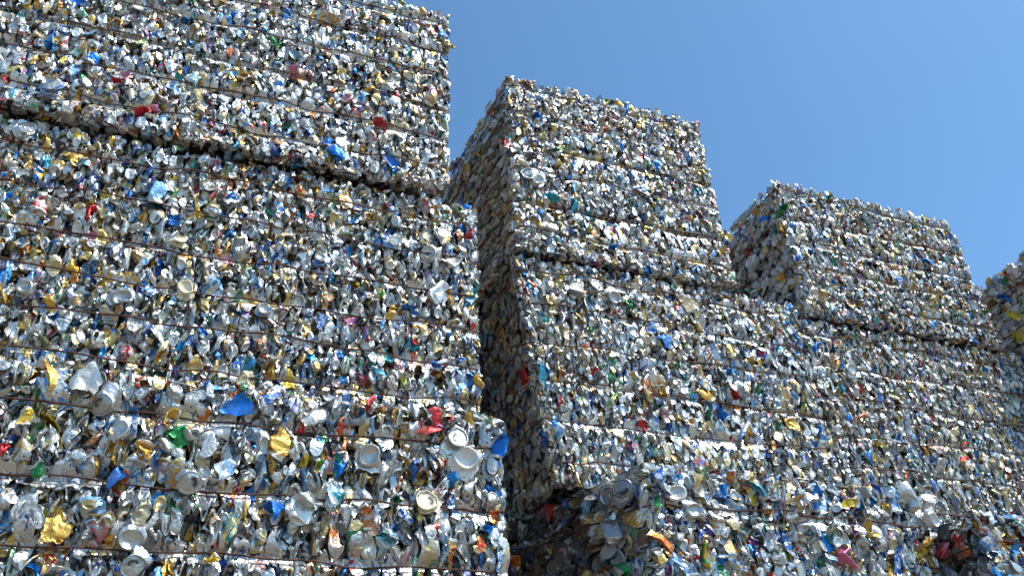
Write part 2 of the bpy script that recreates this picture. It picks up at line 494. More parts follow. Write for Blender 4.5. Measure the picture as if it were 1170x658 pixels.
def make_bale(spec):
    r = np.random.default_rng(spec['seed'])
    x0, x1, y0, y1, z0, z1 = spec['box']
    root = bpy.data.objects.new('can_bale', None); COL.objects.link(root)
    base = np.array([(x0+x1)/2, (y0+y1)/2, z0])
    root.location = base.tolist()
    root.empty_display_size = .1
    root['label'] = spec['label']; root['category'] = 'bale'; root['group'] = 'bales of crushed cans in stacks'
    cen = np.array([(x0+x1)/2, (y0+y1)/2, (z0+z1)/2]); half = np.array([x1-x0, y1-y0, z1-z0])/2
    wires = spec['wires']
    skew = spec.get('skew', 0.0)
    lean = spec.get('lean', 0.0)                # left side bows out with height
    bulge = spec.get('bulge', .022)
    relief = {k: smooth2(r, .005 if k in ('top', 'under') else .008, .33) for k in FACES}
    band = r.normal(size=40)*spec.get('band', .004)

    def limit(face, U, Vv, Zabs):
        """how far out of the nominal face the pressed surface lies"""
        lim = relief[face](U, Vv)
        if face in ('front', 'left', 'right', 'back'):
            dz = np.min(np.abs(Zabs[:, None]-np.array(wires)[None, :]), 1)
            lim = lim+bulge*(1-np.exp(-(dz/.020)**2))-bulge*.6
            idx = np.searchsorted(np.array(wires), Zabs)
            lim = lim+band[idx]
        return lim

    def shape(V):
        V = np.array(V)
        if lean:
            s = np.clip((x0+.25-V[:, 0])/.25, 0, 1)
            V[:, 0] += s*lean*np.clip((z1-V[:, 2])/(z1-z0), 0, 1)
        if skew: V[:, 0] -= skew*(V[:, 1]-y0)
        return V

    def press(V, face, u_ax, v_ax, nn, origin, hu, hv, slack=.006):
        rel = V-origin
        U = rel @ u_ax; Vv = rel @ v_ax; d = rel @ nn
        # corners of the bale are rounded off
        eu = np.maximum(np.abs(U)-(hu-.05), 0); ev = np.maximum(np.abs(Vv)-(hv-.02), 0)
        lim = limit(face, U, Vv, V[:, 2])-eu*eu*3.2-ev*ev*4.0
        over = d-lim
        dn = np.where(over > 0, lim+.55*slack*np.tanh(over/slack)+over*.05, np.where(over > -.10, d, d))
        V = V+(dn-d)[:, None]*nn
        # nothing sticks far past the side edges either
        ou = np.sign(U)*np.maximum(np.abs(U)-hu, 0)*.86; ov = np.sign(Vv)*np.maximum(np.abs(Vv)-hv, 0)*.93
        V = V-ou[:, None]*u_ax-ov[:, None]*v_ax
        return shape(V)

    clump = {k: smooth2(r, 1.0, .16) for k in FACES}; clump2 = {k: smooth2(r, 1.0, .10) for k in FACES}
    favoured = [FIRST[r.integers(len(FIRST))] for _ in range(12)]+['blue', 'gold', 'white', 'silver']
    items = []                                  # every can of the bale, not yet split into parts
    for face, (ua, va, na) in FACES.items():
        cfg = spec['faces'].get(face)
        if not cfg: continue
        pitch, hi, palette, mode = (tuple(cfg)+(FIRST, ''))[:4] if len(cfg) != 3 else (cfg[0], cfg[1], cfg[2], '')
        u_ax, v_ax, nn = map(lambda a: np.array(a, float), (ua, va, na))
        hu, hv = float(half @ np.abs(u_ax)), float(half @ np.abs(v_ax))
        origin = cen+nn*float(half @ np.abs(nn))
        for layer, (pk, dep) in enumerate(((1.0, .012), (.98, .031))):
            p = pitch*pk
            sq = spec.get('squash', 1.0) if mode == '' else 1.0
            nu, nv = max(2, int(2*hu/(p*(.25+.75*sq)))), max(2, int(2*hv/p))
            for i in range(nu):
                for j in range(nv):
                    u = ((i+.5+r.uniform(-.5, .5)+(j % 2)*.5)/nu*2-1)*hu; v = ((j+.5+r.uniform(-.5, .5))/nv*2-1)*hv
                    if abs(u) > hu: continue
                    P = origin+u_ax*u+v_ax*v-nn*(dep+r.uniform(-.009, .013))
                    lod = hi
                    pk2 = p
                    if P[2] < spec.get('detail_above', -9):
                        lod = 0
                        if r.random() < .45: continue
                    bank = BANK[int(lod) if layer == 0 else 0]
                    q = r.random()
                    if mode == 'discs' and r.random() < .6: q = 0
                    if mode == 'strata': q = .3+.7*q
                    st = 'puck' if q < .13 else 'flat' if q < .42 else 'crumple' if q < .76 else 'pinch' if q < .88 else 'sheet'
                    V, F, uv, body, sheet = bank[st][r.integers(len(bank[st]))]
                    V = V.copy()
                    if r.random() < .5: V[:, 0] *= -1; F = F[:, ::-1].copy(); tri = F[:, 0] < 0; F[tri] = np.roll(F[tri], -1, 1)
                    # turn it: ends facing out for pucks, lying in the face for the rest
                    if (st in ('puck', 'sheet') and r.random() < .70) or r.random() < .06:
                        ax = nn+.42*r.normal(size=3)
                        if r.random() < .3: ax = nn+.9*r.normal(size=3)
                        ax *= r.choice([-1, 1]) if st != 'sheet' else 1
                    else:
                        ang = r.normal()*spec.get('spread', .8)
                        ax = v_ax*math.cos(ang)+u_ax*math.sin(ang)+nn*r.normal()*.45
                    ax = ax/np.linalg.norm(ax)
                    t = np.cross(ax, r.normal(size=3)); t /= np.linalg.norm(t)
                    Rm = np.stack([t, np.cross(ax, t), ax], 1)
                    sc = r.uniform(.70, .98)*spec.get('scale', 1.0)
                    V = (V*sc) @ Rm.T
                    if sq != 1.0: V = V-(V @ u_ax)[:, None]*u_ax*(1-sq)
                    if mode == 'strata':         # sheared layers running into the stack
                        V = V+(V @ u_ax)[:, None]*u_ax*.45-(V @ v_ax)[:, None]*v_ax*.38
                    V = V-(V @ nn)[:, None]*nn*.45+P
                    V = press(V, face, u_ax, v_ax, nn, origin, hu, hv, .002+.005*r.random()**3)
                    c1 = clump[face](u, v)
                    fav = DEEP_SHADE if face == 'left' and P[1] > spec.get('deep_shade_beyond', 99) else None  # further back, the hollow's deep shade is painted into the cans
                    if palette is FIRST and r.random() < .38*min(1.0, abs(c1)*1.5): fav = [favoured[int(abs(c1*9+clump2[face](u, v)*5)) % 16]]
                    A, B, C = colour_can(r, V, uv, body, sheet, fav or palette, dull=.35 if palette in (DUSTY, SHADE, SHADE_DIRT, DEEP_SHADE) else .6 if mode == 'discs' else spec.get('shine', 1.0))
                    items.append((V, F, A, B, C, layer == 0, P, nn))

    force_whole = {'black can end with pale script lettering': 1}
    h_text = {'folded white can with blue figures': ('35', .021, -12, 0.0, INK['blue'][2]), 'black can end with pale script lettering': ('Coca-Cola', .0085, -28, .42, (.62, .60, .58))}
    # cans the photograph shows singled out by colour or size
    heroes = []
    for h in spec.get('heroes', ()):
        face, hx, hz, size, st, force, lab = h[:7]
        if hz > z1-.02: continue
        ua, va, na = FACES[face]
        u_ax, v_ax, nn = map(lambda a: np.array(a, float), (ua, va, na))
        hu, hv = float(half @ np.abs(u_ax)), float(half @ np.abs(v_ax))
        origin = cen+nn*float(half @ np.abs(nn))
        P = origin.copy()
        P = P-u_ax*(P @ u_ax)+u_ax*hx; P[2] = hz
        P = P-nn*.004
        rr = np.random.default_rng(int(abs(hx*7919)+abs(hz*104729)*10) % 2**31)
        if st == 'lid':
            V, F, uv, body, sheet = can_proto(rr, 'puck', 2)
            ax = (nn+.22*rr.normal(size=3)+np.array([0, 0, .08]))*rr.choice([-1, 1]); V[:, 2] *= .8; w = .060; V = buckle(V, rr, 1, .45)+fold_noise(V, rr, .0035, 4, 40, 160)
        elif st == 'sheet':
            V, F, uv, body, sheet = sheet_proto(rr, 2); ax = nn+.3*rr.normal(size=3); w = .08
        else:
            V, F, uv, body, sheet = can_proto(rr, st, 2)
            ax = v_ax+.5*rr.normal()*u_ax+.25*rr.normal()*nn; w = .07
        ax = ax/np.linalg.norm(ax)
        t = np.cross(ax, rr.normal(size=3)); t /= np.linalg.norm(t)
        Rm = np.stack([t, np.cross(ax, t), ax], 1)
        V = (V*(size/w)) @ Rm.T+P
        if st != 'lid':
            d = (V-P) @ nn; V = V-(d*.35)[:, None]*nn
        d = (V-origin) @ nn
        V = V+(np.minimum(d, .016)-d+np.maximum(d-.016, 0)*.3)[:, None]*nn+nn*(.004 if st == 'lid' else spec.get('proud', .010))
        V = shape(V)
        A, B, C = colour_can(rr, V, uv, body, sheet, force=force, plain=True, dull=1.1)
        if st == 'lid':
            A[:, :3] = np.where((body < .5)[:, None], INK[force][0], A[:, :3])
            A[:, 3] = METAL.get(force, .95)
            if rr.random() < .75: A[uv[:, 0] < -1, :3] = .03
            if force == 'silver': A[:, :3] = np.where(((body < .5) & (uv[:, 0] > -1))[:, None], np.array((.60, .59, .56))*rr.uniform(.75, 1.05), A[:, :3])
            if force == 'white': A[:, :3] = np.where((body < .5)[:, None], (.70, .69, .66), A[:, :3])
        heroes.append((V, F, A, B, C, lab, P, nn, body if st == 'lid' else None))

    # the 100 that show largest stand as parts of their own, the rest is one mass
    C0 = np.array([it[6] for it in items]); NN = np.array([it[7] for it in items]); L0 = np.array([it[5] for it in items])
    uu, vv, dd = world_to_px(C0)
    view = -C0/np.linalg.norm(C0, axis=1)[:, None]
    fac = np.einsum('ij,ij->i', view, NN)
    ok = L0 & (fac > .1) & (uu > 4) & (uu < W_px-4) & (vv > 4) & (vv < H_px-4) & (dd > 0)
    for hx in spec.get('hidden', ()): ok &= ~((uu > hx[0]) & (uu < hx[1]) & (vv > hx[2]) & (vv < hx[3]))
    size = np.array([np.ptp(it[0], axis=0).max() for it in items])
    score = np.where(ok, (size/dd)*(fac+.4)*(1+.35*r.random(len(items))), -1)
    n_free = 100-len(heroes)
    order = np.argsort(-score)[:n_free]
    chosen = set(int(k) for k in order if score[k] > 0)
    mass = Acc()
    for k, it in enumerate(items):
        if k in chosen:
            a = Acc(); a.add(it[0]-base, it[1].copy(), it[2], it[3], it[4])
            link('crushed_can', a.mesh('crushed_can'), root)
        else:
            mass.add(it[0]-base, it[1].copy(), it[2], it[3], it[4])
    for V, F, A, B, C, lab, P, nn, body in heroes:
        V = V-base; end = None
        if body is not None and force_whole.get(lab) is None:      # the round end that faces out is a piece of its own
            bare = np.array([max(body[v] for v in f if v >= 0) < .5 for f in F])
            fd = np.array([np.mean([V[v] @ nn for v in f if v >= 0]) for f in F])
            vmid = np.array([min(v for v in f if v >= 0) for f in F]) > 12*24
            top = vmid if fd[bare & vmid].mean() > fd[bare & ~vmid].mean() else ~vmid
            sel = bare & top
            end = F[sel]; F = F[~sel]
        a = Acc(); a.add(*compact(V, F, A, B, C))
        o = link('crushed_can', a.mesh('crushed_can'), root)
        if end is not None:
            a = Acc(); a.add(*compact(V, end, A, B, C)); link('can_end', a.mesh('can_end'), o)
        if lab: o['label'] = lab
        words = h_text.get(lab)
        if words: lettering(o, base, P, nn, *words)
    # tightly pressed metal further in: a rumpled dark block
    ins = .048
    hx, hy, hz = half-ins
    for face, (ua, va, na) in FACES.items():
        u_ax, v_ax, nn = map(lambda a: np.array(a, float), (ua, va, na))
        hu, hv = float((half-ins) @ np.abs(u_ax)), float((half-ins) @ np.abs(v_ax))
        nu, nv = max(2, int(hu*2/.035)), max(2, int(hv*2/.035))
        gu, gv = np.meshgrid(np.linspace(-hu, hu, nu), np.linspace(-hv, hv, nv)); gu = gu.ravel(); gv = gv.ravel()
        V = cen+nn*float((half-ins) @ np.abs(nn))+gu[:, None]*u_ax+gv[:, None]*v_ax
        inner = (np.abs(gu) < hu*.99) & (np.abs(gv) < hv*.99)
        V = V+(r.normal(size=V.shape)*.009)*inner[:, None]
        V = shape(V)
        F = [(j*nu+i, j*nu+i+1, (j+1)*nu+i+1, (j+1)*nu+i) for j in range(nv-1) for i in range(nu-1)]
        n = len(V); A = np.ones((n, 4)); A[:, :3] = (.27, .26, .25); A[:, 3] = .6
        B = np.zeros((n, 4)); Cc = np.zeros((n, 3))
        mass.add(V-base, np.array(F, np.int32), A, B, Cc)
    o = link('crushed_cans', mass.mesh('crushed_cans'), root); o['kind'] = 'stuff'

    # baling wires run right round the bale
    for wz in wires:
        pts = []
        def side(face, a, b):
            ua, va, na = FACES[face]
            u_ax, nn = np.array(ua, float), np.array(na, float)
            hu = float(half @ np.abs(u_ax)); o_ = cen+nn*float(half @ np.abs(nn))
            n = max(6, int(abs(b-a)/.03))
            for s in np.linspace(a, b, n, endpoint=False):
                P = o_+u_ax*s; P[2] = wz
                lm = limit(face, np.array([s]), np.array([wz-cen[2]]), np.array([wz]))[0]
                eu = max(abs(s)-(hu-.05), 0)
                pts.append((P, nn, lm-eu*eu*3.2+spec.get('wire_out', .0115)))
        hxx, hyy = half[0], half[1]
        side('front', -hxx+.012, hxx-.012); side('right', -hyy+.012, hyy-.012); side('back', hxx-.012, -hxx+.012); side('left', hyy-.012, -hyy+.012)
        ph = r.uniform(0, 6.28, 6); n = len(pts)
        slope = r.normal()*.006
        path = []
        for k, (P, nn, lm) in enumerate(pts):
            t = k/n
            w = .006*math.sin(6.283*3*t+ph[0])+.0035*math.sin(6.283*11*t+ph[1])+.002*math.sin(6.283*29*t+ph[2])
            q = P+nn*(lm+.0035*math.sin(6.283*17*t+ph[3])+.003*math.sin(6.283*37*t+ph[4]))
            q = q+np.array([0, 0, w+slope*math.cos(6.283*t)])
            path.append(q)
        path = shape(np.array(path))-base
        V, F = tube(path, spec.get('wire_r', .0020))
        kf = int(r.uniform(.04, .24)*len(path)); kp, kd = path[kf], path[kf+1]-path[kf]
        kd = kd/np.linalg.norm(kd); kn = np.array([0, -1.0, 0]); kb = np.cross(kd, kn)
        tw = np.array([kp+kd*(.0012*q)+(kn*math.cos(q*1.3)+kb*math.sin(q*1.3))*.0032+kn*.002 for q in range(28)]
                      + [kp+kd*(.034+.002*q)+kb*(.0035*q*r.choice([1, 1]))+kn*(.003+.0007*q) for q in range(8)])
        V2, F2 = tube(tw, .0013, closed=False)
        F = np.concatenate([F, F2+len(V)]); V = np.concatenate([V, V2])
        me = build_mesh('baling_wire', V, F, MAT_WIRE, None, 60)
        link('baling_wire', me, root)
    return root

def tube(path, rad, ns=6, closed=True):
    n = len(path); V = []
    for k in range(n):
        t = path[(k+1) % n]-path[k-1] if closed else path[min(k+1, n-1)]-path[max(k-1, 0)]
        t = t/np.linalg.norm(t)
        a = np.cross(t, (0.03, .02, 1.0)); a /= np.linalg.norm(a); b = np.cross(t, a)
        for s in range(ns):
            an = 6.28319*s/ns
            V.append(path[k]+rad*(math.cos(an)*a+math.sin(an)*b))
    F = []
    for k in range(n if closed else n-1):
        for s in range(ns):
            i = k*ns; j = ((k+1) % n)*ns; s2 = (s+1) % ns
            F.append((i+s, i+s2, j+s2, j+s))
    return np.array(V), np.array(F, np.int32)

# ------------------------------------------------------------------ ground
g = 1500.0
me = build_mesh('ground', [(-g, -g, GROUND), (g, -g, GROUND), (g, g, GROUND), (-g, g, GROUND)], [(0, 1, 2, 3)], MAT_GROUND)
o = link('ground', me); o['kind'] = 'structure'

#HERO-BEGIN
# face, place along it, height, width, kind of crush, colour, label
HERO = {
 'A1': [
  ('front', 0.18, 1.669, 0.055, 'crumple', 'blue', 'crumpled blue can'),
  ('front', 0.16, 1.732, 0.036, 'flat', 'blue', ''),
  ('front', -0.665, 1.698, 0.032, 'crumple', 'red', 'bright red can'),
  ('front', -0.561, 1.709, 0.046, 'lid', 'silver', ''),
  ('front', 0.337, 1.687, 0.041, 'sheet', 'blue', ''),
  ('front', 0.349, 1.94, 0.054, 'sheet', 'white', 'pale folded sheet'),
  ('front', 0.396, 1.943, 0.044, 'sheet', 'tan', 'tan folded sheet'),
  ('front', -0.252, 1.846, 0.05, 'sheet', 'teal', ''),
  ('front', -0.405, 1.795, 0.038, 'flat', 'pink', ''),
  ('front', -0.417, 1.78, 0.029, 'flat', 'red', ''),
  ('front', -0.396, 1.958, 0.035, 'crumple', 'lime', 'small lime green can'),
  ('front', -0.334, 1.697, 0.038, 'flat', 'red', ''),
  ('front', -0.492, 1.853, 0.034, 'flat', 'blue', ''),
  ('front', -0.1, 1.904, 0.067, 'sheet', 'gold', ''),
  ('front', 0.509, 2.262, 0.047, 'crumple', 'yellow', ''),
  ('front', 0.491, 2.336, 0.042, 'flat', 'blue', ''),
  ('front', -0.046, 2.08, 0.038, 'sheet', 'green', ''),
  ('front', -0.079, 2.244, 0.039, 'crumple', 'red', ''),
  ('front', 0.192, 1.932, 0.048, 'flat', 'pink', ''),
  ('front', 0.299, 1.834, 0.042, 'flat', 'red', ''),
  ('front', 0.452, 1.989, 0.056, 'crumple', 'gold', ''),
  ('front', -0.586, 2.071, 0.045, 'flat', 'blue', ''),
  ('front', -0.696, 1.949, 0.038, 'flat', 'teal', ''),
  ('front', 0.126, 2.259, 0.04, 'flat', 'gold', ''),
  ('front', 0.323, 2.027, 0.05, 'flat', 'silver', ''),
  ('front', 0.189, 1.716, 0.036, 'lid', 'silver', ''),
  ('front', -0.552, 2.093, 0.061, 'sheet', 'tan', ''),
 ],
 'A2': [
  ('front', 0.239, 0.958, 0.029, 'crumple', 'pink', 'crumpled pink can'),
  ('front', 0.338, 1.005, 0.035, 'crumple', 'teal', 'small crumpled teal can'),
  ('front', 0.182, 1.129, 0.039, 'sheet', 'blue', 'flat blue can'),
  ('front', 0.588, 1.026, 0.038, 'flat', 'gold', 'crumpled pale gold can'),
  ('front', 0.028, 0.945, 0.045, 'flat', 'tan', ''),
  ('front', -0.138, 1.167, 0.044, 'lid', 'cream', 'round cream lid'),
  ('front', -0.22, 1.136, 0.039, 'sheet', 'white', 'folded white can with blue figures'),
  ('front', 0.57, 1.498, 0.04, 'flat', 'red', 'slim crushed red can'),
  ('front', 0.523, 1.421, 0.054, 'crumple', 'blue', 'crumpled blue can'),
  ('front', 0.531, 1.386, 0.073, 'sheet', 'white', ''),
  ('front', 0.497, 1.469, 0.04, 'lid', 'white', ''),
  ('front', -0.472, 1.505, 0.044, 'sheet', 'gold', ''),
  ('front', -0.289, 1.518, 0.045, 'flat', 'blue', ''),
  ('front', -0.075, 1.464, 0.041, 'crumple', 'blue', ''),
  ('front', 0.219, 1.537, 0.049, 'sheet', 'gold', ''),
  ('front', -0.134, 1.489, 0.037, 'lid', 'silver', ''),
  ('front', -0.116, 1.404, 0.036, 'lid', 'silver', ''),
  ('front', -0.178, 1.305, 0.035, 'lid', 'cream', ''),
  ('front', 0.166, 1.316, 0.034, 'lid', 'silver', ''),
  ('front', 0.048, 1.137, 0.034, 'lid', 'silver', ''),
  ('front', 0.16, 1.256, 0.054, 'sheet', 'gold', ''),
  ('front', 0.415, 1.216, 0.042, 'flat', 'blue', ''),
  ('front', 0.46, 1.398, 0.044, 'lid', 'silver', ''),
  ('front', 0.36, 1.423, 0.039, 'lid', 'white', ''),
  ('front', 0.418, 1.095, 0.04, 'crumple', 'teal', ''),
  ('front', -0.087, 1.061, 0.033, 'flat', 'blue', ''),
  ('front', 0.487, 1.067, 0.036, 'flat', 'blue', ''),
  ('front', -0.586, 1.563, 0.04, 'lid', 'silver', ''),
  ('front', -0.382, 1.145, 0.024, 'crumple', 'orange', ''),
  ('front', -0.5, 1.34, 0.042, 'pinch', 'red', ''),
  ('front', -0.394, 1.338, 0.038, 'flat', 'red', ''),
  ('front', -0.247, 1.46, 0.063, 'flat', 'light_blue', ''),
  ('front', -0.467, 1.104, 0.035, 'lid', 'silver', ''),
  ('front', -0.268, 1.105, 0.049, 'lid', 'silver', ''),
  ('front', 0.498, 1.273, 0.052, 'flat', 'silver', ''),
  ('front', 0.537, 1.626, 0.047, 'flat', 'green', ''),
 ],
 'A3': [
  ('front', 0.01, 0.803, 0.063, 'sheet', 'blue', 'crumpled cobalt blue can'),
  ('front', 0.077, 0.842, 0.057, 'sheet', 'blue', 'folded navy blue can'),
  ('front', -0.005, 0.867, 0.041, 'flat', 'light_blue', 'crumpled light blue can'),
  ('front', -0.088, 0.728, 0.046, 'pinch', 'green', 'slim crumpled green can'),
  ('front', -0.311, 0.635, 0.033, 'crumple', 'green', 'small bright green can'),
  ('front', -0.334, 0.847, 0.063, 'flat', 'gold', 'large crumpled gold can'),
  ('front', -0.357, 0.814, 0.087, 'sheet', 'silver', 'large torn silver sheet'),
  ('front', 0.125, 0.736, 0.066, 'crumple', 'gold', 'crumpled gold can'),
  ('front', -0.249, 0.525, 0.054, 'sheet', 'gold', 'wrinkled gold sheet'),
  ('front', -0.185, 0.627, 0.054, 'sheet', 'blue', 'flattened blue and white can'),
  ('front', -0.232, 0.788, 0.051, 'lid', 'silver', ''),
  ('front', -0.2, 0.733, 0.048, 'lid', 'silver', ''),
  ('front', -0.046, 0.634, 0.05, 'lid', 'silver', ''),
  ('front', -0.124, 0.53, 0.052, 'lid', 'silver', ''),
  ('front', -0.116, 0.472, 0.045, 'lid', 'silver', ''),
  ('front', 0.303, 0.732, 0.051, 'lid', 'silver', ''),
  ('front', 0.432, 0.638, 0.051, 'lid', 'cream', 'round cream lid'),
  ('front', 0.52, 0.748, 0.059, 'lid', 'white', 'round white lid'),
  ('front', 0.5, 0.791, 0.052, 'lid', 'silver', ''),
  ('front', 0.228, 0.64, 0.058, 'crumple', 'teal', 'crumpled teal can'),
  ('front', 0.131, 0.604, 0.046, 'flat', 'blue', 'crushed blue can'),
  ('front', 0.436, 0.807, 0.055, 'sheet', 'red', 'crumpled red can'),
  ('front', 0.467, 0.841, 0.052, 'sheet', 'red', 'torn red sheet'),
  ('front', 0.289, 0.844, 0.039, 'flat', 'red', 'small folded red can'),
  ('front', 0.487, 0.646, 0.034, 'crumple', 'blue', 'small shiny blue can'),
  ('front', 0.183, 0.803, 0.064, 'sheet', 'silver', ''),
  ('front', 0.605, 0.798, 0.049, 'flat', 'blue', 'crushed navy can at the corner'),
  ('front', -0.143, 0.689, 0.045, 'pinch', 'gold', ''),
  ('front', -0.362, 0.742, 0.037, 'crumple', 'yellow', ''),
  ('front', -0.382, 0.676, 0.03, 'crumple', 'red', ''),
  ('front', 0.02, 0.485, 0.033, 'crumple', 'yellow', ''),
  ('front', 0.586, 0.621, 0.034, 'sheet', 'orange', ''),
  ('front', 0.308, 0.6, 0.036, 'flat', 'orange', ''),
  ('front', -0.113, 0.768, 0.039, 'flat', 'gold', ''),
  ('front', -0.417, 0.895, 0.088, 'flat', 'silver', ''),
  ('front', -0.277, 0.845, 0.064, 'sheet', 'silver', ''),
  ('front', -0.089, 0.872, 0.048, 'flat', 'gold', ''),
  ('front', -0.205, 0.591, 0.036, 'flat', 'light_blue', ''),
  ('front', 0.173, 0.611, 0.046, 'flat', 'silver', ''),
  ('front', 0.365, 0.567, 0.047, 'flat', 'teal', ''),
 ],
 'B1': [
  ('front', 0.799, 2.094, 0.05, 'flat', 'red', ''),
  ('front', 0.828, 2.018, 0.055, 'crumple', 'tan', ''),
  ('front', 0.91, 2.27, 0.039, 'flat', 'blue', ''),
  ('front', 1.158, 1.709, 0.042, 'crumple', 'blue', 'crumpled blue can'),
  ('front', 1.313, 2.014, 0.052, 'sheet', 'white', ''),
  ('front', 1.348, 2.027, 0.039, 'flat', 'green', ''),
  ('front', 0.861, 1.952, 0.055, 'lid', 'silver', ''),
  ('front', 0.893, 1.94, 0.046, 'lid', 'silver', ''),
  ('front', 0.927, 1.734, 0.041, 'lid', 'silver', ''),
  ('front', 1.258, 2.221, 0.04, 'flat', 'blue', ''),
  ('front', 1.641, 1.853, 0.029, 'flat', 'gold', ''),
  ('front', 1.109, 2.26, 0.046, 'crumple', 'red', ''),
  ('front', 1.238, 2.356, 0.034, 'flat', 'red', ''),
  ('front', 1.596, 1.783, 0.045, 'crumple', 'gold', ''),
  ('front', 0.989, 2.114, 0.045, 'flat', 'green', ''),
  ('front', 1.024, 1.853, 0.049, 'flat', 'teal', ''),
  ('front', 0.928, 1.877, 0.048, 'flat', 'teal', ''),
  ('front', 0.99, 2.487, 0.055, 'lid', 'silver', ''),
  ('front', 1.485, 2.115, 0.04, 'lid', 'silver', ''),
  ('left', 2.717, 2.739, 0.066, 'flat', 'green', ''),
  ('left', 2.242, 2.262, 0.047, 'flat', 'gold', ''),
  ('left', 2.374, 2.286, 0.049, 'flat', 'gold', ''),
 ],
 'B2': [
  ('front', 1.199, 1.489, 0.058, 'crumple', 'green', 'crumpled green can'),
  ('front', 1.174, 1.055, 0.058, 'crumple', 'red', 'crumpled red can'),
  ('front', 1.734, 1.126, 0.057, 'crumple', 'gold', 'crumpled gold can'),
  ('front', 1.462, 1.155, 0.042, 'flat', 'blue', ''),
  ('front', 1.268, 1.176, 0.049, 'crumple', 'gold', ''),
  ('front', 1.22, 1.2, 0.065, 'flat', 'orange', ''),
  ('front', 1.313, 1.39, 0.052, 'flat', 'blue', ''),
  ('front', 1.272, 1.433, 0.046, 'flat', 'blue', ''),
  ('front', 1.0, 1.511, 0.051, 'lid', 'silver', ''),
  ('front', 1.138, 1.513, 0.052, 'lid', 'silver', ''),
  ('front', 1.227, 1.529, 0.047, 'lid', 'silver', ''),
  ('front', 1.077, 1.537, 0.046, 'lid', 'silver', ''),
  ('front', 1.452, 1.608, 0.043, 'crumple', 'red', ''),
  ('front', 0.874, 1.498, 0.073, 'flat', 'silver', ''),
  ('front', 0.826, 1.19, 0.052, 'flat', 'teal', ''),
  ('front', 0.927, 1.296, 0.043, 'flat', 'silver', ''),
  ('front', 1.001, 1.245, 0.048, 'flat', 'gold', ''),
  ('front', 1.034, 1.219, 0.032, 'flat', 'red', ''),
  ('front', 1.092, 1.137, 0.048, 'flat', 'lime', ''),
  ('front', 1.424, 1.548, 0.048, 'flat', 'tan', ''),
  ('front', 1.548, 1.206, 0.04, 'flat', 'red', ''),
  ('front', 1.425, 1.212, 0.05, 'flat', 'gold', ''),
  ('front', 1.542, 1.082, 0.05, 'flat', 'silver', ''),
  ('left', 2.09, 1.21, 0.055, 'crumple', 'red', 'crumpled red can'),
  ('left', 2.185, 1.363, 0.059, 'crumple', 'gold', 'crumpled gold can'),
  ('left', 2.286, 1.517, 0.055, 'lid', 'tan', ''),
  ('left', 2.204, 1.424, 0.047, 'crumple', 'gold', ''),
  ('left', 2.22, 0.944, 0.06, 'flat', 'yellow', ''),
  ('left', 2.042, 0.979, 0.063, 'crumple', 'blue', ''),
 ],
 'B3': [
  ('front', 1.713, 0.705, 0.058, 'crumple', 'gold', 'crumpled gold can'),
  ('front', 1.578, 0.696, 0.052, 'flat', 'green', 'crushed green can'),
  ('front', 1.78, 0.63, 0.072, 'flat', 'blue', 'crushed blue can'),
  ('front', 1.946, 0.752, 0.05, 'lid', 'white', 'round white lid'),
  ('front', 1.485, 0.764, 0.052, 'sheet', 'gold', ''),
  ('front', 1.066, 0.739, 0.036, 'crumple', 'green', 'small bright green can'),
  ('front', 1.07, 0.796, 0.059, 'flat', 'blue', ''),
  ('front', 1.677, 0.775, 0.049, 'crumple', 'yellow', ''),
  ('front', 1.314, 0.826, 0.042, 'lid', 'silver', ''),
  ('front', 1.373, 0.819, 0.062, 'flat', 'teal', ''),
  ('front', 1.12, 0.76, 0.05, 'lid', 'silver', ''),
  ('front', 1.597, 0.62, 0.061, 'flat', 'pink', ''),
  ('front', 1.578, 0.837, 0.059, 'flat', 'silver', ''),
  ('front', 1.879, 0.825, 0.061, 'flat', 'silver', ''),
  ('front', 1.973, 0.82, 0.041, 'lid', 'silver', ''),
  ('front', 1.164, 0.717, 0.045, 'lid', 'silver', ''),
  ('front', 1.062, 0.636, 0.048, 'flat', 'orange', ''),
  ('front', 1.887, 0.685, 0.054, 'flat', 'gold', ''),
  ('front', 1.115, 0.592, 0.056, 'flat', 'silver', ''),
  ('front', 1.502, 0.727, 0.052, 'flat', 'grey', ''),
  ('left', 2.196, 0.852, 0.059, 'crumple', 'green', 'dark green can'),
  ('left', 1.907, 0.789, 0.054, 'lid', 'grey', ''),
  ('left', 1.931, 0.834, 0.055, 'flat', 'grey', ''),
  ('left', 1.986, 0.774, 0.055, 'crumple', 'light_blue', 'pale blue crushed can'),
  ('left', 1.862, 0.786, 0.053, 'lid', 'grey', ''),
  ('left', 1.843, 0.71, 0.041, 'flat', 'gold', ''),
  ('left', 2.047, 0.636, 0.054, 'lid', 'black', 'black can end with pale script lettering'),
  ('left', 1.901, 0.593, 0.051, 'flat', 'green', ''),
  ('left', 1.918, 0.71, 0.053, 'flat', 'grey', ''),
  ('left', 1.959, 0.694, 0.053, 'sheet', 'tan', ''),
  ('left', 2.074, 0.853, 0.046, 'lid', 'grey', ''),
  ('left', 2.279, 0.717, 0.041, 'flat', 'orange', ''),
 ],
 'C1': [
  ('front', 2.199, 2.2, 0.043, 'crumple', 'green', 'small green can'),
  ('front', 2.765, 1.846, 0.043, 'crumple', 'gold', 'crumpled gold can'),
  ('front', 2.619, 1.954, 0.05, 'flat', 'blue', ''),
  ('front', 2.408, 1.824, 0.042, 'flat', 'blue', ''),
  ('front', 1.993, 1.664, 0.045, 'flat', 'gold', ''),
  ('front', 2.805, 1.823, 0.043, 'lid', 'silver', ''),
  ('left', 1.983, 2.055, 0.055, 'flat', 'green', ''),
  ('left', 2.091, 2.105, 0.049, 'flat', 'blue', ''),
  ('left', 2.1, 2.149, 0.058, 'flat', 'gold', ''),
  ('left', 2.232, 2.02, 0.058, 'crumple', 'red', 'crumpled red can'),
